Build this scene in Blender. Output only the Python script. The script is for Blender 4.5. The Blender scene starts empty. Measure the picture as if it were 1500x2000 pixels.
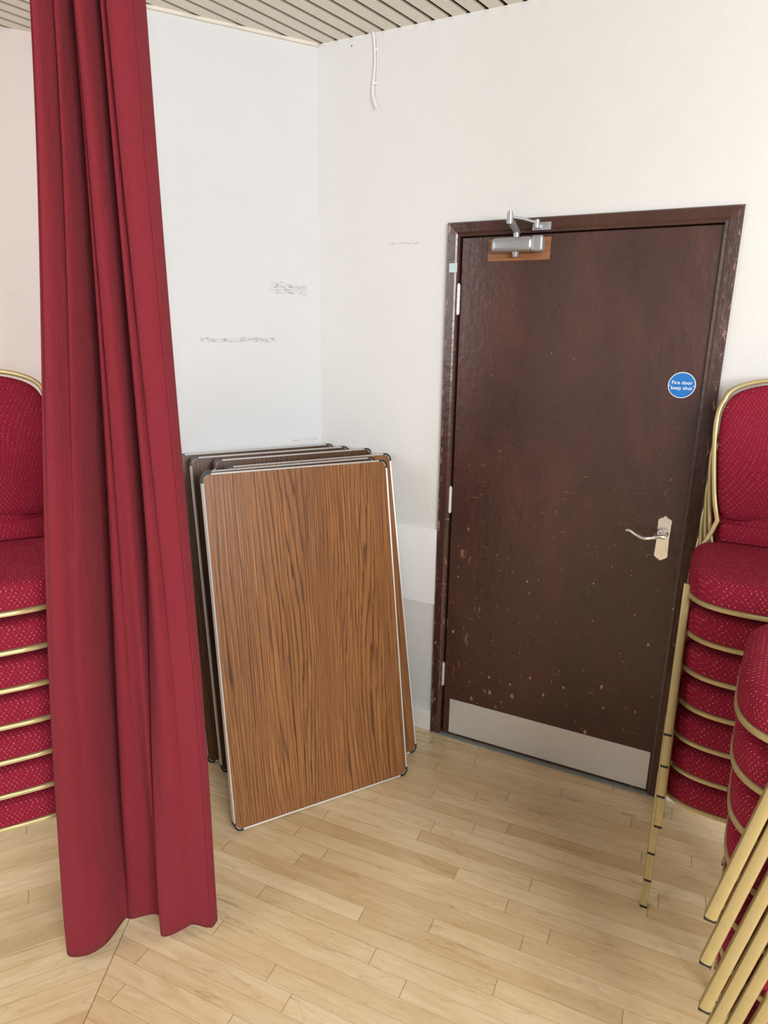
import bpy, bmesh, math, random
from mathutils import Matrix, Vector
random.seed(4)
scene = bpy.context.scene
scene.view_settings.view_transform = 'Standard'
COL = scene.collection

# ------------------------------------------------------------------ helpers
def finish(name, bm, mat, parent=None, matrix=None, smooth=False, label=None, angle=35):
    bmesh.ops.recalc_face_normals(bm, faces=bm.faces)
    me = bpy.data.meshes.new(name); bm.to_mesh(me); bm.free()
    if mat: me.materials.append(mat)
    if smooth:
        for p in me.polygons: p.use_smooth = True
        try: me.set_sharp_from_angle(angle=math.radians(angle))
        except Exception: pass
    ob = bpy.data.objects.new(name, me); COL.objects.link(ob)
    if parent: ob.parent = parent
    if matrix is not None:
        if parent: ob.matrix_local = matrix
        else: ob.matrix_world = matrix
    if label: ob["label"] = label
    return ob

def empty(name, matrix=None, parent=None):
    ob = bpy.data.objects.new(name, None); COL.objects.link(ob)
    ob.empty_display_size = .05
    if parent: ob.parent = parent
    if matrix is not None: ob.matrix_world = matrix
    return ob

def box(bm, x0, x1, y0, y1, z0, z1, bevel=0, seg=2):
    vs = [bm.verts.new((x, y, z)) for x in (x0, x1) for y in (y0, y1) for z in (z0, z1)]
    f = [(0,1,3,2),(4,6,7,5),(0,4,5,1),(2,3,7,6),(0,2,6,4),(1,5,7,3)]
    fs = [bm.faces.new([vs[i] for i in q]) for q in f]
    bmesh.ops.recalc_face_normals(bm, faces=fs)
    if bevel:
        es = list({e for fa in fs for e in fa.edges})
        bmesh.ops.bevel(bm, geom=es, offset=bevel, segments=seg, affect='EDGES', profile=.6)

def prism(bm, pts, y0, y1):
    a = [bm.verts.new((p[0], y0, p[1])) for p in pts]
    b = [bm.verts.new((p[0], y1, p[1])) for p in pts]
    n = len(pts)
    bm.faces.new(a); bm.faces.new(list(reversed(b)))
    for i in range(n): bm.faces.new((a[i], b[i], b[(i+1)%n], a[(i+1)%n]))

def loft(bm, rings, close_ends=True, closed=True):
    R = [[bm.verts.new(p) for p in r] for r in rings]
    n = len(R[0])
    for i in range(len(R)-1):
        for j in range(n if closed else n-1):
            bm.faces.new((R[i][j], R[i][(j+1)%n], R[i+1][(j+1)%n], R[i+1][j]))
    if close_ends:
        bm.faces.new(R[0]); bm.faces.new(list(reversed(R[-1])))
    return R

def sweep(bm, pts, section, up=Vector((0,1,0)), closed=False):
    pts = [Vector(p) for p in pts]; n = len(pts); rings = []
    for i, p in enumerate(pts):
        if closed: t = pts[(i+1)%n]-pts[i-1]
        else: t = pts[min(i+1,n-1)]-pts[max(i-1,0)]
        t.normalize()
        s = t.cross(up)
        if s.length < 1e-4: s = t.cross(Vector((1,0,0)))
        s.normalize(); u = s.cross(t).normalized()
        rings.append([p+s*a+u*b for a, b in section])
    if closed: rings.append(rings[0])
    loft(bm, rings, close_ends=not closed)
    if closed: bmesh.ops.remove_doubles(bm, verts=bm.verts, dist=1e-6)

def circ(r, n=10): return [(r*math.cos(2*math.pi*i/n), r*math.sin(2*math.pi*i/n)) for i in range(n)]
def rsq(w, h, r=.004, n=3):
    out=[]
    for cx,cy,a0 in ((w/2-r,h/2-r,0),(-w/2+r,h/2-r,90),(-w/2+r,-h/2+r,180),(w/2-r,-h/2+r,270)):
        for i in range(n):
            a=math.radians(a0+90*i/(n-1)); out.append((cx+r*math.cos(a),cy+r*math.sin(a)))
    return out
def catmull(P, per=6):
    P=[Vector(p) for p in P]; out=[]
    for i in range(len(P)-1):
        p0=P[max(i-1,0)];p1=P[i];p2=P[i+1];p3=P[min(i+2,len(P)-1)]
        for k in range(per):
            t=k/per
            out.append(.5*((2*p1)+(p2-p0)*t+(2*p0-5*p1+4*p2-p3)*t*t+(3*p1-p0-3*p2+p3)*t**3))
    out.append(P[-1]); return out
def cyl(bm, p0, p1, r, n=20, r2=None):
    p0=Vector(p0);p1=Vector(p1);t=(p1-p0).normalized()
    a=t.orthogonal().normalized();b=t.cross(a)
    r2=r if r2 is None else r2
    loft(bm,[[p0+(a*x+b*y)*r for x,y in circ(1,n)],[p1+(a*x+b*y)*r2 for x,y in circ(1,n)]])

# ------------------------------------------------------------------ materials
class N:
    def __init__(s, name):
        s.m=bpy.data.materials.new(name); s.m.use_nodes=True
        s.t=s.m.node_tree; s.b=s.t.nodes['Principled BSDF']
    def n(s, typ, **kw):
        nd=s.t.nodes.new(typ)
        for k,v in kw.items(): setattr(nd,k,v)
        return nd
    def l(s,a,b): s.t.links.new(a,b)
    def inp(s,sock,v):
        if isinstance(v,(int,float,tuple,list)): sock.default_value=v
        else: s.l(v,sock)
    def math(s,op,a,b=None,c=None,clamp=False):
        nd=s.n('ShaderNodeMath',operation=op); nd.use_clamp=clamp
        s.inp(nd.inputs[0],a)
        if b is not None: s.inp(nd.inputs[1],b)
        if c is not None: s.inp(nd.inputs[2],c)
        return nd.outputs[0]
    def coord(s): return s.n('ShaderNodeTexCoord').outputs['Object']
    def mapping(s,v,scale=(1,1,1),rot=(0,0,0),loc=(0,0,0)):
        nd=s.n('ShaderNodeMapping'); s.l(v,nd.inputs['Vector'])
        nd.inputs['Scale'].default_value=scale; nd.inputs['Rotation'].default_value=rot; nd.inputs['Location'].default_value=loc
        return nd.outputs[0]
    def noise(s,v,scale,detail=3,rough=.5,dist=0):
        nd=s.n('ShaderNodeTexNoise'); s.l(v,nd.inputs['Vector'])
        nd.inputs['Scale'].default_value=scale; nd.inputs['Detail'].default_value=detail
        nd.inputs['Roughness'].default_value=rough; nd.inputs['Distortion'].default_value=dist
        return nd.outputs[0]
    def vor(s,v,scale,rand=1):
        nd=s.n('ShaderNodeTexVoronoi'); s.l(v,nd.inputs['Vector'])
        nd.inputs['Scale'].default_value=scale; nd.inputs['Randomness'].default_value=rand
        return nd
    def ramp(s,v,stops):
        nd=s.n('ShaderNodeValToRGB'); s.l(v,nd.inputs[0]); e=nd.color_ramp.elements
        while len(e)<len(stops): e.new(.5)
        for i,(p,c) in enumerate(stops):
            e[i].position=p; e[i].color=(*c,1) if len(c)==3 else c
        return nd.outputs[0]
    def mix(s,f,a,b,mode='MIX'):
        nd=s.n('ShaderNodeMix',data_type='RGBA',blend_type=mode)
        s.inp(nd.inputs[0],f)
        s.inp(nd.inputs[6],(*a,1) if isinstance(a,tuple) else a)
        s.inp(nd.inputs[7],(*b,1) if isinstance(b,tuple) else b)
        return nd.outputs[2]
    def bump(s,h,st=.2,dist=.01):
        nd=s.n('ShaderNodeBump'); s.l(h,nd.inputs['Height'])
        nd.inputs['Strength'].default_value=st; nd.inputs['Distance'].default_value=dist
        s.l(nd.outputs[0],s.b.inputs['Normal'])
    def set(s,color=None,rough=None,metal=None,spec=None):
        if color is not None: s.inp(s.b.inputs['Base Color'],(*color,1) if isinstance(color,tuple) else color)
        if rough is not None: s.inp(s.b.inputs['Roughness'],rough)
        if metal is not None: s.inp(s.b.inputs['Metallic'],metal)
        if spec is not None: s.b.inputs['Specular IOR Level'].default_value=spec
        return s
    def step(s,v,th): return s.math('GREATER_THAN',v,th)

def simple(name,color,rough=.5,metal=0,var=.06,scale=20):
    k=N(name); nz=k.noise(k.coord(),scale,3)
    c=k.mix(nz,tuple(x*(1-var) for x in color),tuple(min(1,x*(1+var)) for x in color))
    k.set(c,rough,metal); return k.m

def wall_mat(name, base, scuffs):
    k=N(name); co=k.coord()
    big=k.noise(co,1.3,4,.6); mid=k.noise(co,7,5,.65)
    c=k.mix(big,tuple(x*.92 for x in base),tuple(min(1,x*1.05) for x in base))
    c=k.mix(k.math('MULTIPLY',mid,.14),c,tuple(x*.75 for x in base))
    sep=k.n('ShaderNodeSeparateXYZ'); k.l(co,sep.inputs[0])
    tot=None
    st=k.noise(k.mapping(co,(34,34,230),rot=(0,.15,0)),1,7,.9)
    for cx,cz,w,h,th in scuffs:
        wob=k.math('MULTIPLY',k.math('SUBTRACT',k.noise(co,9,3),.5),h*3)
        zz=k.math('ADD',sep.outputs[2],wob)
        a=k.math('LESS_THAN',k.math('ABSOLUTE',k.math('SUBTRACT',sep.outputs[0],cx)),w)
        b=k.math('LESS_THAN',k.math('ABSOLUTE',k.math('SUBTRACT',zz,cz)),h)
        m=k.math('MULTIPLY',k.math('MULTIPLY',a,b),k.step(st,th))
        tot=m if tot is None else k.math('MAXIMUM',tot,m)
    v=k.vor(co,6,1)
    wn=k.n('ShaderNodeTexWhiteNoise',noise_dimensions='3D'); k.l(v.outputs['Color'],wn.inputs['Vector'])
    sp=k.math('LESS_THAN',v.outputs['Distance'],k.math('MULTIPLY',k.step(wn.outputs['Value'],.72),.022))
    tot=sp if tot is None else k.math('MAXIMUM',tot,sp)
    c=k.mix(k.math('MULTIPLY',tot,.78),c,(.11,.105,.10))
    k.set(c,.6,0,.35)
    h=k.math('ADD',k.noise(co,60,3),k.math('MULTIPLY',k.noise(co,11,2),1.5))
    k.bump(h,.25,.005); return k.m

M_wall_l=wall_mat('wall_paint_cool',(.72,.745,.775),[(-.13,1.835,.075,.022,.54),(-.34,1.646,.15,.008,.53),(-.08,1.245,.06,.006,.55)])
M_wall_r=wall_mat('wall_paint_warm',(.745,.755,.755),[(.373,2.0,.07,.004,.545)])
M_wall_b=wall_mat('wall_recess_curtain_bleed',(.86,.78,.765),[(-1.1,1.8,.03,.004,.59)])  # pink, brighter base paints the curtain's red light bleed into the wall colour

# floor
k=N('maple_strip_floor'); co=k.coord()
sep0=k.n('ShaderNodeSeparateXYZ'); k.l(co,sep0.inputs[0])
A=k.mapping(co,rot=(0,0,math.radians(24))); B=k.mapping(co,rot=(0,0,math.radians(-26)))
side=k.math('LESS_THAN',sep0.outputs[0],-.735)
mx=k.n('ShaderNodeMix',data_type='VECTOR'); k.l(side,mx.inputs[0]); k.l(A,mx.inputs[4]); k.l(B,mx.inputs[5])
P=mx.outputs[1]
sp=k.n('ShaderNodeSeparateXYZ'); k.l(P,sp.inputs[0])
W=.054; L=.74
yr=k.math('DIVIDE',k.math('ADD',sp.outputs[1],k.math('MULTIPLY',side,.3)),W); row=k.math('FLOOR',yr); fy=k.math('FRACT',yr)
wn=k.n('ShaderNodeTexWhiteNoise',noise_dimensions='1D'); k.l(row,wn.inputs['W'])
xr=k.math('DIVIDE',k.math('ADD',sp.outputs[0],k.math('MULTIPLY',wn.outputs['Value'],5)),L); cell=k.math('FLOOR',xr); fx=k.math('FRACT',xr)
cb=k.n('ShaderNodeCombineXYZ'); k.l(row,cb.inputs[0]); k.l(cell,cb.inputs[1]); k.l(side,cb.inputs[2])
w2=k.n('ShaderNodeTexWhiteNoise',noise_dimensions='3D'); k.l(cb.outputs[0],w2.inputs['Vector'])
tone=k.ramp(w2.outputs['Value'],[(0,(.66,.495,.29)),(.2,(.73,.57,.35)),(.6,(.775,.62,.395)),(1,(.82,.675,.45))])
va=k.n('ShaderNodeVectorMath',operation='ADD'); k.l(P,va.inputs[0])
vs=k.n('ShaderNodeVectorMath',operation='SCALE'); k.l(w2.outputs['Color'],vs.inputs[0]); vs.inputs['Scale'].default_value=7
k.l(vs.outputs[0],va.inputs[1]); PP=va.outputs[0]
g1=k.noise(k.mapping(PP,(4.5,30,1)),1,6,.65,.8)
g2=k.noise(k.mapping(PP,(12,260,1)),1,3,.6)
g3=k.math('FRACT',k.math('MULTIPLY',k.noise(k.mapping(PP,(2.6,16,1)),1,1,.4),10))
c=k.mix(k.ramp(g1,[(.38,(0,0,0)),(.60,(1,1,1))]),k.mix(1,tone,(.90,.85,.78),'MULTIPLY'),tone)
c=k.mix(k.math('MULTIPLY',k.ramp(g3,[(0,(1,1,1)),(.10,(0,0,0))]),.30),c,(.42,.27,.15))
c=k.mix(k.math('MULTIPLY',k.ramp(g2,[(.5,(0,0,0)),(.75,(1,1,1))]),.22),c,(.48,.32,.18))
ms=k.noise(k.mapping(PP,(3.0,20,1),loc=(3,1,0)),1,5,.75,1.0)
c=k.mix(k.math('MULTIPLY',k.ramp(ms,[(.60,(0,0,0)),(.66,(1,1,1))]),.45),c,(.38,.23,.12))
gy=k.math('SUBTRACT',1,k.math('LESS_THAN',k.math('ABSOLUTE',k.math('SUBTRACT',fy,.5)),.478))
gx=k.math('LESS_THAN',fx,.0035)
gb=k.math('LESS_THAN',k.math('ABSOLUTE',k.math('ADD',sep0.outputs[0],.735)),.0014)
gap=k.math('MAXIMUM',k.math('MAXIMUM',k.math('MULTIPLY',gy,k.math('ADD',k.math('MULTIPLY',wn.outputs['Value'],.35),.20)),k.math('MULTIPLY',gx,.75)),gb)
c=k.mix(k.math('MULTIPLY',gap,.8),c,(.20,.115,.06))
k.set(c,k.math('ADD',k.math('MULTIPLY',g1,.12),.16),0,.65)
k.bump(k.math('SUBTRACT',1,gap),.15,.002)
M_floor=k.m

M_slat=simple('cream_ceiling_slat',(.77,.73,.65),.5,0,.05,6)
M_dark=simple('dark_void',(.012,.012,.012),.9)
F0,F1,ZT=.548,1.487,2.060
L0,L1,LT=.603,1.441,2.008
def door_paint(name,dens,edgewear=False):
    k=N(name); co=k.coord()
    sep=k.n('ShaderNodeSeparateXYZ'); k.l(co,sep.inputs[0])
    a=k.noise(k.mapping(co,(3.4,3,1.6)),1,7,.68,.2); b=k.noise(k.mapping(co,(60,60,8)),1,5,.65)
    c=k.ramp(a,[(.32,(.044,.020,.016)),(.50,(.062,.024,.018)),(.72,(.096,.031,.021))])
    c=k.mix(k.ramp(b,[(.48,(0,0,0)),(.75,(.38,.38,.38))]),c,(.034,.017,.014))
    low=k.math('SUBTRACT',1.25,sep.outputs[2],clamp=True)
    jit=k.noise(co,190,4,.75); blotch=k.noise(k.mapping(co,(4,4,5)),1,2)
    m=None
    for sc,rr in ((24,.165),(48,.23)):
        v=k.vor(k.mapping(co,(1,1,.62),loc=(sc,0,0)),sc,1)
        wn=k.n('ShaderNodeTexWhiteNoise',noise_dimensions='3D'); k.l(v.outputs['Color'],wn.inputs['Vector'])
        rad=k.math('MULTIPLY',k.math('MULTIPLY',k.math('POWER',wn.outputs['Value'],4.5),rr*dens),k.math('ADD',k.math('MULTIPLY',low,.9),.48))
        chip=k.math('LESS_THAN',k.math('ADD',v.outputs['Distance'],k.math('MULTIPLY',k.math('SUBTRACT',jit,.42),.55)),rad)
        chip=k.math('MULTIPLY',chip,k.step(blotch,.42))
        m=chip if m is None else k.math('MAXIMUM',m,chip)
    st=k.noise(k.mapping(co,(7,7,130),rot=(0,.2,0)),1,4,.7)
    scr=k.math('MULTIPLY',k.step(st,.67),k.step(low,.05))
    st2=k.noise(k.mapping(co,(40,40,9)),1,5,.75)
    edge=k.math('LESS_THAN',sep.outputs[0],.74)
    scr2=k.math('MULTIPLY',k.step(st2,.63),k.math('MULTIPLY',k.step(low,.40),edge))
    st3=k.noise(k.mapping(co,(60,60,40)),1,5,.75)
    scr3=k.math('MULTIPLY',k.step(st3,.665),k.step(low,.0))
    m=k.math('MAXIMUM',m,k.math('MAXIMUM',k.math('MULTIPLY',scr,.6),k.math('MAXIMUM',k.math('MULTIPLY',scr2,.65),k.math('MULTIPLY',scr3,.6))))
    if edgewear:
        e1=k.math('GREATER_THAN',k.math('ABSOLUTE',k.math('SUBTRACT',sep.outputs[0],(F0+F1)/2)),(F1-F0)/2-.012)
        ew=k.math('MULTIPLY',k.step(k.noise(k.mapping(co,(60,60,14)),1,5,.75),.585),e1)
        m=k.math('MAXIMUM',m,k.math('MULTIPLY',ew,.65))
    c=k.mix(m,c,k.mix(k.noise(co,9,1),(.38,.16,.11),(.55,.35,.26)))
    k.set(c,k.math('ADD',k.math('MULTIPLY',a,.35),.08 if edgewear else .12),0,.65)
    k.bump(k.math('ADD',k.noise(co,40,4),k.math('MULTIPLY',b,.5)),.35,.004)
    return k.m
M_door=door_paint('dark_maroon_door_paint',1); M_frame=door_paint('dark_maroon_frame_paint',1.0,True)
M_steel=simple('brushed_steel',(.78,.79,.79),.38,.4,.05,30)
M_alu=simple('aluminium_edge',(.70,.70,.70),.35,.55)
M_chrome=simple('chrome',(.88,.88,.87),.16,.85)
M_closer=simple('silver_closer_paint',(.48,.50,.53),.30,.7)
M_thresh=simple('grey_threshold',(.25,.28,.26),.6)
M_black=simple('black_plastic',(.012,.012,.013),.45)
M_blue=simple('blue_sign',(.008,.18,.58),.4,0,.02)
M_white=simple('white_gloss',(.86,.87,.88),.45,0,.02)
M_label=simple('pale_blue_sticker',(.55,.68,.75),.5)
k=N('bare_wood_patch'); co=k.coord()
g=k.noise(k.mapping(co,(8,8,120)),1,4,.6)
k.set(k.ramp(g,[(.3,(.20,.075,.026)),(.7,(.38,.16,.06))]),.5); M_bare=k.m
M_gold=simple('brass_gold_paint',(.48,.39,.19),.38,.45,.1,40)
M_panel=simple('pale_wall_panel',(.88,.89,.92),.4,0,.02,3)
M_skirt=simple('white_skirting',(.86,.86,.85),.5)

# laminate
def laminate(name,d=1):
    k=N(name); co=k.coord()
    sepx=k.n('ShaderNodeSeparateXYZ'); k.l(co,sepx.inputs[0])
    n0=k.noise(k.mapping(co,(5.0,1,.55),loc=(1.3,0,.4)),1,1,.4,0)
    v=k.math('ADD',k.math('MULTIPLY',n0,22),k.math('MULTIPLY',sepx.outputs[0],82))
    v=k.math('ADD',v,k.math('MULTIPLY',k.noise(k.mapping(co,(50,1,3)),1,3,.6),1.6))
    f=k.math('FRACT',v)
    cellw=k.n('ShaderNodeTexWhiteNoise',noise_dimensions='1D'); k.l(k.math('FLOOR',v),cellw.inputs['W'])
    line=k.ramp(f,[(0,(1,1,1)),(.16,(.8,.8,.8)),(.34,(.10,.10,.10)),(.90,(0,0,0)),(1,(1,1,1))])
    line=k.math('MULTIPLY',line,k.math('ADD',k.math('MULTIPLY',cellw.outputs['Value'],.55),.38))
    fine=k.noise(k.mapping(co,(380,1,2.5)),1,3,.7)
    broad=k.noise(k.mapping(co,(5,1,.3),loc=(4,2,1)),1,2)
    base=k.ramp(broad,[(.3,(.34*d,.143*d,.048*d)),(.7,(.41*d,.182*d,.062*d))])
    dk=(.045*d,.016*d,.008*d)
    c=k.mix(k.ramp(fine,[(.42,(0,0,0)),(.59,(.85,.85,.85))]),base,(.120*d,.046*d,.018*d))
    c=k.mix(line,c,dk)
    k.set(c,.36,0,.4); return k.m
M_lam=laminate('teak_laminate'); M_lam_shade=laminate('shaded_teak_laminate',.36)  # second copy is the same laminate, darkened to paint shade between stacked tables

# fabrics: woven zigzag with pale slanted stitches, box mapped by object normal
def chair_fabric(name,dashk,zigk):
    k=N(name); tc=k.n('ShaderNodeTexCoord'); co=tc.outputs['Object']
    s=k.n('ShaderNodeSeparateXYZ'); k.l(co,s.inputs[0])
    sn=k.n('ShaderNodeSeparateXYZ'); k.l(tc.outputs['Normal'],sn.inputs[0])
    flat=k.math('GREATER_THAN',k.math('ABSOLUTE',sn.outputs[2]),.6)
    u=k.math('ADD',s.outputs[0],k.math('MULTIPLY',s.outputs[1],k.math('SUBTRACT',1,flat)))
    v=k.math('ADD',k.math('MULTIPLY',s.outputs[1],flat),k.math('MULTIPLY',s.outputs[2],k.math('SUBTRACT',1,flat)))
    CU,CV=.0118,.0084
    vr=k.math('DIVIDE',v,CV); row=k.math('FLOOR',vr); b=k.math('SUBTRACT',k.math('FRACT',vr),.5)
    par=k.math('MODULO',k.math('ADD',row,1000),2)
    ur=k.math('ADD',k.math('DIVIDE',u,CU),k.math('MULTIPLY',par,.5)); a=k.math('SUBTRACT',k.math('FRACT',ur),.5)
    cv=k.n('ShaderNodeCombineXYZ'); k.l(row,cv.inputs[0]); k.l(k.math('FLOOR',ur),cv.inputs[1])
    wn=k.n('ShaderNodeTexWhiteNoise',noise_dimensions='3D'); k.l(cv.outputs[0],wn.inputs['Vector'])
    sg=k.math('SUBTRACT',k.math('MULTIPLY',par,2),1)
    off=k.math('ABSOLUTE',k.math('SUBTRACT',b,k.math('MULTIPLY',k.math('MULTIPLY',a,sg),1.1)))
    dash=k.math('MULTIPLY',k.math('LESS_THAN',off,.14),k.math('LESS_THAN',k.math('ABSOLUTE',a),.15))
    dash=k.math('MULTIPLY',dash,k.math('ADD',k.math('MULTIPLY',k.step(wn.outputs['Value'],.45),.7),.3))
    zig=k.math('LESS_THAN',k.math('ABSOLUTE',k.math('ADD',b,k.math('SUBTRACT',k.math('ABSOLUTE',a),.25))),.16)
    nz=k.noise(co,600,2)
    c=k.mix(nz,(.225,.010,.030),(.31,.016,.046))
    c=k.mix(k.math('MULTIPLY',zig,zigk),c,(.12,.004,.016))
    c=k.mix(k.math('MULTIPLY',dash,dashk),c,(.70,.33,.27))
    k.set(c,.85,0,.12)
    k.bump(k.math('ADD',k.math('SUBTRACT',dash,zig),nz),.4,.001); return k.m
M_fab=chair_fabric('red_speckled_fabric',.55,.38)
M_fab_back=chair_fabric('red_woven_back_fabric',.25,.55)
k=N('red_curtain_cloth'); co=k.coord()
nz=k.noise(k.mapping(co,(500,500,60)),1,2,.7); n2=k.noise(k.mapping(co,(60,60,600)),1,2,.7); n3=k.noise(co,2.5,3)
c=k.mix(n3,(.235,.027,.040),(.285,.036,.051))
c=k.mix(k.math('MULTIPLY',k.math('ADD',nz,n2),.35),c,(.15,.014,.025))
k.set(c,.9,0,.08); k.b.inputs['Sheen Weight'].default_value=.06; k.b.inputs['Sheen Tint'].default_value=(1,.6,.6,1)
wr=k.noise(k.mapping(co,(18,18,5),rot=(.3,.2,0)),1,4,.6,.5)
k.bump(k.math('ADD',k.math('ADD',nz,n2),k.math('MULTIPLY',wr,9)),.5,.0034); M_cur=k.m

# ------------------------------------------------------------------ room
CX,CY=-.270,2.797
AR=math.radians(-26.6); AL=math.radians(28.4)
MR=Matrix.Translation((CX,CY,0))@Matrix.Rotation(AR,4,'Z')
ML=Matrix.Translation((CX,CY,0))@Matrix.Rotation(AL,4,'Z')
H=2.70
def struct(o): o["kind"]="structure"; return o

bm=bmesh.new()
box(bm,-.12,F0+.01,0,.12,0,H); box(bm,F1-.01,4.2,0,.12,0,H); box(bm,F0+.01,F1-.01,0,.12,ZT-.01,H)
struct(finish('wall_right',bm,M_wall_r,matrix=MR))
bm=bmesh.new(); box(bm,-.85,0,0,.12,0,H); box(bm,-.85,-.73,.12,.42,0,H)
struct(finish('wall_left',bm,M_wall_l,matrix=ML))
bm=bmesh.new(); box(bm,-4,-.73,.42,.54,0,H)
struct(finish('wall_back',bm,M_wall_b,matrix=ML))
bm=bmesh.new(); box(bm,-4.5,4.5,-4,4.5,-.08,0)
struct(finish('floor',bm,M_floor))
bm=bmesh.new()
box(bm,-4.5,4.5,-4.5,4.5,H+.05,H+.07)
nb=len(bm.faces)
pitch=.062; gap=.0165; y=-4.4
while y<4.4:
    box(bm,-5,5,y,y+pitch-gap,H,H+.008); y+=pitch
bm.faces.ensure_lookup_table()
for i,f in enumerate(bm.faces): f.material_index = 1 if i<nb else 0
o=finish('ceiling',bm,M_slat,matrix=Matrix.Rotation(math.radians(52),4,'Z')); o.data.materials.append(M_dark); struct(o)
bm=bmesh.new(); box(bm,-.85,0,-.012,0,H-.010,H)
struct(finish('trim_1',bm,M_slat,matrix=ML))
bm=bmesh.new(); box(bm,.02,F0-.002,-.014,0,0,.098,.003)
struct(finish('baseboard_right',bm,M_skirt,matrix=MR))
bm=bmesh.new(); box(bm,F1+.002,4,-.014,0,0,.098,.003)
struct(finish('baseboard_side',bm,M_skirt,matrix=MR))
bm=bmesh.new(); box(bm,.12,F0-.002,-.010,0,.592,.918,.002)
o=finish('wall_panel',bm,M_panel,matrix=MR); o["label"]="pale grey flat protective panel fixed to the white wall"; o["category"]="wall panel"

# cable
cab=empty('hanging_cable',MR@Matrix.Translation((.243,0,0)))
cab["label"]="short white electrical cable clipped to the wall below the ceiling"; cab["category"]="cable"
bm=bmesh.new()
sweep(bm,catmull([(-.006,-.008,2.70),(.000,-.008,2.66),(.003,-.009,2.60),(-.003,-.010,2.545),(-.004,-.012,2.505),(.006,-.016,2.478),(.016,-.018,2.455)],6),circ(.0029,8))
sweep(bm,catmull([(.008,-.004,2.68),(.009,-.004,2.64),(.009,-.004,2.57),(.004,-.004,2.50)],4),circ(.0012,8))
finish('cable_cord',bm,M_white,parent=cab,smooth=True)
for z in (2.645,2.54):
    bm=bmesh.new(); box(bm,-.002,.013,-.008,0,z-.0035,z+.0035,.0015); finish('cable_clip',bm,M_white,parent=cab)

# ------------------------------------------------------------------ door
door=empty('door_1',MR); struct(door); door["label"]="dark maroon painted fire door, chipped, with steel kick plate"
bm=bmesh.new()
def profile_frame(bm):
    w=.048
    prof=[(0,.0),(0,-.012),(.004,-.018),(.034,-.020),(.040,-.016),(w,-.014),(w,.04),(w+.004,.04)]
    rings=[]
    for (d,yy) in prof:
        rings.append([(F0+d,yy,0),(F0+d,yy,ZT-d),(F1-d,yy,ZT-d),(F1-d,yy,0)])
    R=[[bm.verts.new(p) for p in r] for r in rings]
    for i in range(len(R)-1):
        for j in range(3):
            bm.faces.new((R[i][j],R[i][j+1],R[i+1][j+1],R[i+1][j]))
profile_frame(bm)
finish('door_frame',bm,M_frame,parent=door,matrix=Matrix())
bm=bmesh.new(); box(bm,F0+.045,F1-.04,.045,.05,0,ZT-.04)
finish('door_stop',bm,M_black,parent=door,matrix=Matrix())
bm=bmesh.new(); box(bm,L0,L1,-.004,.040,.008,LT,.002)
finish('door_leaf',bm,M_door,parent=door,matrix=Matrix())
bm=bmesh.new(); box(bm,L0+.028,L1-.008,-.0065,-.0035,.018,.178,.0008)
for sx in [L0+.04+i*.19 for i in range(5)]:
    for sz in (.03,.166):
        cyl(bm,(sx,-.006,sz),(sx,-.0085,sz),.0035,10)
finish('kick_plate',bm,M_steel,parent=door,matrix=Matrix(),label="brushed steel kick plate")
for zc in (1.80,1.05,.291):
    bm=bmesh.new()
    for i in range(5):
        cyl(bm,(L0-.005,-.012,zc-.05+i*.02),(L0-.005,-.012,zc-.05+i*.02+.0185),.0065,14)
    cyl(bm,(L0-.005,-.012,zc-.054),(L0-.005,-.012,zc+.054),.0045,12)
    finish('hinge',bm,M_steel,parent=door,matrix=Matrix(),smooth=True,label="steel butt hinge")
# handle
hd=empty('door_handle',parent=door); hd.matrix_local=Matrix.Translation((1.380,-.004,1.009))
pts=[(0,.080),(.006,.076),(.012,.070),(.017,.069),(.0215,.064),(.0215,.050),(.019,.046),(.0195,.0)]
full=pts+[(x,-z) for x,z in reversed(pts[:-1])]
full=full+[(-x,z) for x,z in reversed(full[1:-1])]
bm=bmesh.new(); prism(bm,full,-.006,0)
bmesh.ops.bevel(bm,geom=[e for e in bm.edges if all(abs(v.co.y+.006)<1e-5 for v in e.verts)],offset=.002,segments=2,affect='EDGES')
inner=[(x*.72,z*.86) for x,z in full]; prism(bm,inner,-.0085,-.005)
for z in (.062,-.062): cyl(bm,(0,-.008,z),(0,-.011,z),.004,12)
finish('handle_plate',bm,M_chrome,parent=hd,smooth=True)
bm=bmesh.new()
cyl(bm,(0,-.006,.018),(0,-.020,.018),.016,24,.012); cyl(bm,(0,-.02,.018),(0,-.05,.018),.009,18)
P=catmull([(.008,-.052,.018),(-.01,-.055,.019),(-.035,-.055,.010),(-.06,-.053,.006),(-.085,-.052,.015),(-.105,-.052,.026),(-.118,-.052,.026)],5)
rr=[]
for i,p in enumerate(P):
    t=i/(len(P)-1); r=.0095*(1-.45*t)
    rr.append([p+Vector((0,a*r,b*r*.9)) for a,b in circ(1,10)])
loft(bm,rr); finish('lever',bm,M_chrome,parent=hd,smooth=True)
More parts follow.
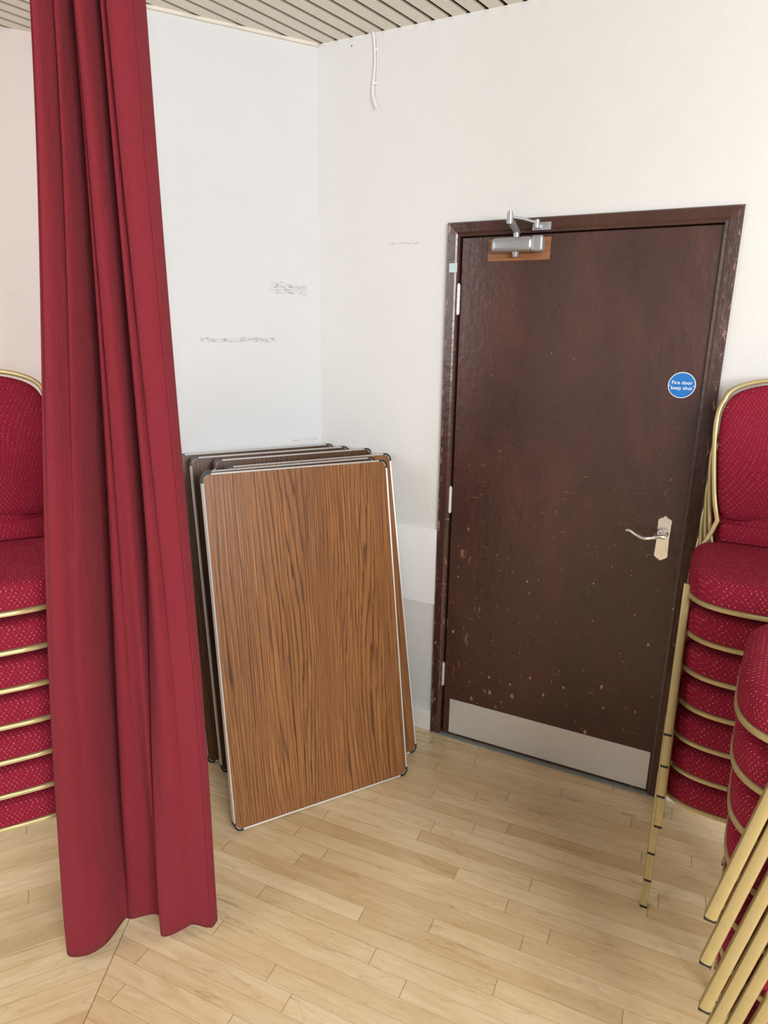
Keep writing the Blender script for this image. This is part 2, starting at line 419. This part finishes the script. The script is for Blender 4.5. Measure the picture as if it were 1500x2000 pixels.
# fire sign
sg=empty('fire_door_sign',parent=door); sg.matrix_local=Matrix.Translation((1.377,-.0045,1.528))
sg["label"]="round blue sticker reading Fire door keep shut"
bm=bmesh.new(); cyl(bm,(0,0,0),(0,-.0012,0),.0415,48); finish('sign_rim',bm,M_white,parent=sg)
bm=bmesh.new(); cyl(bm,(0,-.001,0),(0,-.0018,0),.0390,48); finish('sign_face',bm,M_blue,parent=sg)
bm=bmesh.new()
for x in (-.0365,.0365): cyl(bm,(x,-.0016,-.002),(x,-.0022,-.002),.0018,12)
finish('sign_dots',bm,M_white,parent=sg)
for txt,z in (("Fire door",.0030),("keep shut",-.0140)):
    cu=bpy.data.curves.new('t','FONT'); cu.body=txt; cu.size=.0152; cu.align_x='CENTER'; cu.extrude=.0002; cu.offset=.00022; cu.space_character=1.06
    to=bpy.data.objects.new('t',cu); COL.objects.link(to)
    bpy.context.view_layer.update()
    me=bpy.data.meshes.new_from_object(to.evaluated_get(bpy.context.evaluated_depsgraph_get()))
    me.materials.clear(); me.materials.append(M_white); bpy.data.objects.remove(to)
    ob=bpy.data.objects.new('sign_lettering',me); COL.objects.link(ob); ob.parent=sg
    ob.matrix_local=Matrix.Translation((0,-.0022,z))@Matrix.Rotation(math.radians(90),4,'X')
bm=bmesh.new(); box(bm,.562,.592,-.0212,-.0195,1.892,1.923,.0005)
finish('sticker',bm,M_label,parent=door,matrix=Matrix(),label="small pale blue square sticker")
# closer
cl=empty('door_closer',parent=door); cl.matrix_local=Matrix.Translation((0,0,0)); cl["label"]="silver overhead door closer with folding arm"
bm=bmesh.new(); box(bm,.700,.918,-.0058,-.0038,1.926,1.998,.0005); finish('mounting_board',bm,M_bare,parent=cl,matrix=Matrix(),label="bare varnished wood patch")
bm=bmesh.new(); box(bm,.722,.868,-.054,-.006,1.950,1.998,.018,5); finish('closer_body',bm,M_closer,parent=cl,matrix=Matrix(),smooth=True)
bm=bmesh.new(); box(bm,.862,.902,-.052,-.006,1.948,2.000,.010,4)
cyl(bm,(.884,-.049,1.985),(.884,-.053,1.985),.005,12); cyl(bm,(.884,-.049,1.963),(.884,-.053,1.963),.005,12)
finish('closer_end_cap',bm,M_closer,parent=cl,matrix=Matrix(),smooth=True)
bm=bmesh.new(); cyl(bm,(.805,-.03,1.953),(.805,-.03,1.935),.013,16,.009)
cyl(bm,(.805,-.03,1.995),(.805,-.03,2.018),.011,16); finish('spindle',bm,M_closer,parent=cl,matrix=Matrix(),smooth=True)
bm=bmesh.new(); sweep(bm,catmull([(.808,-.03,2.012),(.808,-.055,2.020),(.806,-.10,2.036),(.805,-.118,2.038)],4),rsq(.024,.007,.002),up=Vector((0,0,1)))
cyl(bm,(.805,-.115,2.028),(.805,-.115,2.062),.0105,14); cyl(bm,(.805,-.115,2.062),(.805,-.115,2.068),.007,14)
sweep(bm,[(.805,-.115,2.050),(.84,-.085,2.046),(.878,-.05,2.036)],rsq(.013,.008,.002),up=Vector((0,0,1)))
finish('closer_arm',bm,M_closer,parent=cl,matrix=Matrix(),smooth=True)
bm=bmesh.new(); box(bm,.858,.920,-.030,-.018,2.016,2.042,.003); cyl(bm,(.878,-.05,2.020),(.878,-.05,2.046),.0095,14); box(bm,.870,.886,-.056,-.028,2.024,2.036,.002)
cyl(bm,(.908,-.029,2.03),(.908,-.033,2.03),.005,10)
finish('closer_bracket',bm,M_closer,parent=cl,matrix=Matrix(),smooth=True)
bm=bmesh.new(); box(bm,F0+.01,F1-.01,-.022,.05,0,.006,.001)
struct(finish('trim_2',bm,M_thresh,matrix=MR))

# ------------------------------------------------------------------ tables
def rounded_rect(w,h,r,n=5):
    out=[]
    for cx,cz,a0 in ((w/2-r,h-r,0),(-w/2+r,h-r,90),(-w/2+r,r,180),(w/2-r,r,270)):
        for i in range(n+1):
            a=math.radians(a0+90*i/n); out.append((cx+r*math.cos(a),cz+r*math.sin(a)))
    return out
TH=.024
def make_table(w,h,matrix,mat):
    t=empty('folding_table',matrix)
    bm=bmesh.new(); prism(bm,rounded_rect(w-.006,h-.006,.022),.0,TH-.002)
    bmesh.ops.translate(bm,verts=bm.verts,vec=(0,0,.003))
    finish('table_top',bm,mat,parent=t,matrix=Matrix())
    o=rounded_rect(w,h,.025); i_=[(x*(1-.010/w),(z-h/2)*(1-.010/h)+h/2) for x,z in o]
    bm=bmesh.new()
    R=[[(x,-.0015,z) for x,z in i_],[(x,-.0025,z) for x,z in o],[(x*1.002,TH/2,(z-h/2)*1.001+h/2) for x,z in o],[(x,TH+.001,z) for x,z in o],[(x,TH,z) for x,z in i_]]
    loft(bm,R,close_ends=False)
    finish('edge_trim',bm,M_alu,parent=t,matrix=Matrix(),smooth=True)
    for sx in (-1,1):
        for top in (0,1):
            pts=[]
            r=.026
            for rr_,rev in ((r+.001,0),(r-.006,1)):
                seg=[]
                for q in range(7):
                    a=math.radians(-14+118*q/6)
                    x=(w/2-.025+rr_*math.cos(a)); z=(h-.025+rr_*math.sin(a))
                    seg.append((sx*x, z if top else h-z))
                pts+= seg if not rev else seg[::-1]
            bm=bmesh.new(); prism(bm,pts,-.0035,TH+.003)
            finish('corner_cap',bm,M_black,parent=t,matrix=Matrix())
    for zc,dz in ((.06,.50),(h-.06,-.50)):
        bm=bmesh.new()
        yb=TH+.010
        a=w/2-.06
        P=[(-a,yb,zc),(-a,yb,zc+dz*.9),(-a+.03,yb,zc+dz),(a-.03,yb,zc+dz),(a,yb,zc+dz*.9),(a,yb,zc)]
        sweep(bm,P,circ(.010,8)); sweep(bm,[(-a,yb,zc),(a,yb,zc)],circ(.010,8),up=Vector((0,1,0)))
        finish('leg_frame',bm,M_black,parent=t,matrix=Matrix(),smooth=True)
    t["category"]="table"; t["group"]="folding tables leaning on the wall"
    t["label"]="folded wood-effect table with metal edging, stacked upright against wall"
    return t
TT=[(.030,.050,.250,.645),(.070,.118,.335,.65),(.140,.190,.420,.65),(.172,.292,.560,.67),(.066,.368,.606,.66),(.064,.446,.673,.69)]
for i,(rt,dt,db,w) in enumerate(TT):
    h=1.235; th=math.asin((db-dt)/h)
    m=ML@Matrix.Translation((rt-w/2,-db,TH*math.sin(th)+.002))@Matrix.Rotation(math.radians(.7 if i==5 else 0),4,'Z')@Matrix.Rotation(-th,4,'X')@Matrix.Rotation(math.radians(.6 if i==5 else 0),4,'Y')
    if i==5: m=Matrix.Translation((0,0,.003))@m
    t=make_table(w,h,m,M_lam if i in(3,5) else M_lam_shade)
    if i==5: t["label"]="foremost folded wood-effect table with full grain face showing"

# ------------------------------------------------------------------ curtain
hem=[(-.800,1.50),(-.852,1.450),(-.842,1.415),(-.80,1.414),(-.768,1.450),(-.735,1.502),(-.69,1.532),(-.650,1.552),(-.622,1.528),(-.605,1.486),(-.56,1.488),(-.515,1.508),(-.475,1.512),(-.466,1.535)]
top=[(-.640,1.53),(-.664,1.475),(-.650,1.430),(-.632,1.418),(-.612,1.465),(-.606,1.625),(-.596,1.47),(-.582,1.425),(-.566,1.47),(-.560,1.640),(-.548,1.46),(-.520,1.425),(-.488,1.450),(-.478,1.50)]
hc=catmull([(x,y,0) for x,y in hem],20); tc=catmull([(x,y,0) for x,y in top],20)
nz=90; z0,z1=.036,2.695
bm=bmesh.new(); rows=[]
def bumpf(u,c,w): 
    d=(u-c)/w; return math.exp(-d*d)
for j in range(nz+1):
    f=j/nz; z=z0+(z1-z0)*f
    g=f*f*(3-2*f)*.75+f*.25
    row=[]
    for i,(a,b) in enumerate(zip(hc,tc)):
        u=i/(len(hc)-1)
        x=a.x*(1-g)+b.x*g; yv=a.y*(1-g)+b.y*g
        up=min(1,(f*1.25)**1.6)
        yv+=up*(.036*bumpf(u,.255+.03*(1-f),.018)+.018*bumpf(u,.17,.016)-.006*bumpf(u,.21,.03))
        yv+=.115*bumpf(u,.40-.02*(1-f),.030)*math.sin(math.pi*min(1,.08+f*.9))
        yv+=.024*bumpf(u,.50,.014)*up+.060*bumpf(u,.66,.022)*min(1,f*2.2)
        yv+=(.028*f**1.5+.004)*bumpf(u,.80+.02*(1-f),.014)
        yv+=.003*math.sin(u*45+f*4)*up
        yv+=.005*math.sin(u*33+f*18)*max(0,1-f*5)
        x+=.006*math.sin(f*7+u*6)*(1-f)
        if u>.925: yv-=.004
        zz=z
        if j==0: zz+=.006*math.sin(u*17)
        row.append(bm.verts.new((x,yv,zz)))
    rows.append(row)
for j in range(nz):
    for i in range(len(hc)-1):
        bm.faces.new((rows[j][i],rows[j][i+1],rows[j+1][i+1],rows[j+1][i]))
cur=finish('curtain',bm,M_cur,smooth=True,angle=180)
so=cur.modifiers.new('s','SOLIDIFY'); so.thickness=.002
cur["label"]="long crimson red fabric curtain hanging in gathered folds to the floor"; cur["category"]="curtain"

# ------------------------------------------------------------------ chairs
def seat_outline(sc=0.0,n=64):
    out=[]
    for i in range(n):
        a=2*math.pi*i/n; c,s=math.cos(a),math.sin(a)
        e=3.8 if s<0 else 5.0
        ry=(.220 if s<0 else .185)-sc
        x=(.22-sc)*math.copysign(abs(c)**(2/e),c); y=-.05+ry*math.copysign(abs(s)**(2/e),s)
        out.append((x,y))
    return out
LEAN=.22
def backy(z): return .138+(z-.42)*LEAN
half=[(.150,.520),(.172,.556),(.188,.648),(.199,.738),(.203,.808),(.195,.861),(.168,.898),(.114,.920),(.05,.929),(0,.931)]
right=catmull([(x,0,z) for x,z in half],4)
arch=[Vector((p.x,0,p.z)) for p in right]+[Vector((-p.x,0,p.z)) for p in reversed(right[:-1])]
DZ=.007
def chair_meshes():
    M={}
    bm=bmesh.new()
    prof=[(.006,.390),(.000,.393),(-.001,.404),(-.001,.436),(.003,.447),(.010,.454),(.026,.458),(.10,.460),(.16,.461)]
    loft(bm,[[(x,y,z+DZ) for x,y in seat_outline(s)] for s,z in prof])
    M['seat']=(bm,M_fab,True)
    bm=bmesh.new()
    prof=[(.03,.377),(.0,.377),(-.003,.379),(-.003,.387),(.0,.390),(.03,.390)]
    loft(bm,[[(x,y,z+DZ) for x,y in seat_outline(s)] for s,z in prof])
    M['seat_frame']=(bm,M_gold,True)
    bm=bmesh.new()
    cz=.73
    def ring(s,dy):
        return [(p.x*(1-s/.2),backy(p.z)+dy,(p.z-cz)*(1-s/.19)+cz) for p in arch]
    loft(bm,[ring(.012,.006),ring(.004,.004),ring(.004,-.006),ring(.012,-.016),ring(.03,-.021),ring(.08,-.024),ring(.14,-.025)])
    lo=[(-.150,.462),(.150,.462),(.158,.482),(.158,.502),(.150,.516),(-.150,.516),(-.158,.502),(-.158,.482)]
    loft(bm,[[(x*s,backy(z)+dy,(z-.49)*s+.49) for x,z in lo] for s,dy in ((1,.004),(1,-.008),(.93,-.018),(.6,-.021))])
    M['backrest']=(bm,M_fab_back,True)
    bm=bmesh.new()
    low_=[(.207,.392),(.200,.432),(.180,.480),(.168,.518)]
    path=[Vector((x,backy(z),z)) for x,z in low_]+[Vector((p.x+.007*(1 if p.x>0 else -1)*(abs(p.x)>.02),backy(p.z),p.z+(.008 if p.z>.878 else 0))) for p in arch[4:-4]]
    path+= [Vector((-x,backy(z),z)) for x,z in reversed(low_)]
    sweep(bm,path,rsq(.014,.020,.005),up=Vector((0,1,0)))
    M['back_frame']=(bm,M_gold,True)
    def leg(p0,p1):
        bm=bmesh.new(); sweep(bm,[p0,p1],rsq(.021,.021,.004),up=Vector((0,1,0))); return bm
    def cap(p):
        bm=bmesh.new(); box(bm,p[0]-.0108,p[0]+.0108,p[1]-.0108,p[1]+.0108,0,.007,.002); return bm
    L=[]
    for sx in (-1,1):
        for top_,bot in (((sx*.218,-.170,.415),(sx*.214,-.248,.006)),((sx*.207,.134,.395),(sx*.207,.200,.006))):
            L.append((leg(top_,bot),cap(bot)))
    M['legs']=L
    return M
CM=chair_meshes()
def to_mesh(name,bm,mat,smooth=True):
    o=finish(name,bm,mat,smooth=smooth,angle=45); me=o.data; bpy.data.objects.remove(o); return me
parts=[(n,to_mesh(n,*CM[n][:2])) for n in ('seat','seat_frame','backrest','back_frame')]
legs=[(to_mesh('leg',a,M_gold),to_mesh('foot_cap',b,M_black)) for a,b in CM['legs']]
first=empty('banquet_chair',Matrix())
kids=[]
for n,me in parts:
    o=bpy.data.objects.new(n,me); COL.objects.link(o); o.parent=first; kids.append((o,None))
for a,b in legs:
    o=bpy.data.objects.new('leg',a); COL.objects.link(o); o.parent=first
    c=bpy.data.objects.new('foot_cap',b); COL.objects.link(c); c.parent=o; kids.append((o,c))
PITCH=.104; SH=.008
def stack(O,phi,n,group,label,use_first=False):
    base=Matrix.Translation((O[0],O[1],0))@Matrix.Rotation(math.radians(phi),4,'Z')
    for i in range(n):
        m=base@Matrix.Translation((random.uniform(-.003,.003),-SH*i,PITCH*i))@Matrix.Rotation(math.radians(random.uniform(-.6,.6)),4,'Z')
        if use_first and i==0: e=first
        else:
            e=first.copy(); COL.objects.link(e)
            for o,c in kids:
                o2=o.copy(); o2.parent=e; COL.objects.link(o2)
                if c: c2=c.copy(); c2.parent=o2; COL.objects.link(c2)
        e.matrix_world=m
        e["category"]="chair"; e["group"]=group
        e["label"]=("top " if i==n-1 else "bottom " if i==0 else "")+label
stack((1.115,1.760),-26.6,7,"stacked banquet chairs beside the door","red speckled gold-framed chair of the stack beside the door",True)
stack((.989,1.028),-122,7,"stacked banquet chairs facing along the wall","red speckled gold-framed chair of stack facing another stack")
stack((-1.098,1.72),28.4,7,"stacked banquet chairs behind the curtain","red speckled gold-framed chair stacked behind the curtain")

# ------------------------------------------------------------------ light
w=bpy.data.worlds.new('World'); scene.world=w; w.use_nodes=True
w.node_tree.nodes['Background'].inputs[0].default_value=(.93,.965,1,1); w.node_tree.nodes['Background'].inputs[1].default_value=.54
def area(name,loc,target,size,power,color):
    l=bpy.data.lights.new(name,'AREA'); l.shape='RECTANGLE'; l.size=size[0]; l.size_y=size[1]; l.energy=power; l.color=color
    o=bpy.data.objects.new(name,l); COL.objects.link(o); o.location=loc
    o.rotation_euler=(Vector(target)-Vector(loc)).to_track_quat('-Z','Y').to_euler()
area('window_light',(1.5,-2.0,2.1),(.5,2,.65),(1.9,1.2),157,(1,.995,.98))
area('window_light_side',(-2.9,.1,2.0),(-1.2,2.2,1.2),(1.4,1.4),28,(1,.96,.95))

# ------------------------------------------------------------------ camera
cam=bpy.data.cameras.new('camera'); co_=bpy.data.objects.new('camera',cam); COL.objects.link(co_)
cam.sensor_fit='VERTICAL'; cam.sensor_height=36; cam.lens=1290/2000*36; cam.clip_start=.05
co_.matrix_world=Matrix.Translation((0,0,1.68))@Matrix.Rotation(math.radians(90-15.2),4,'X')@Matrix.Rotation(.0135,4,'Z')
scene.camera=co_
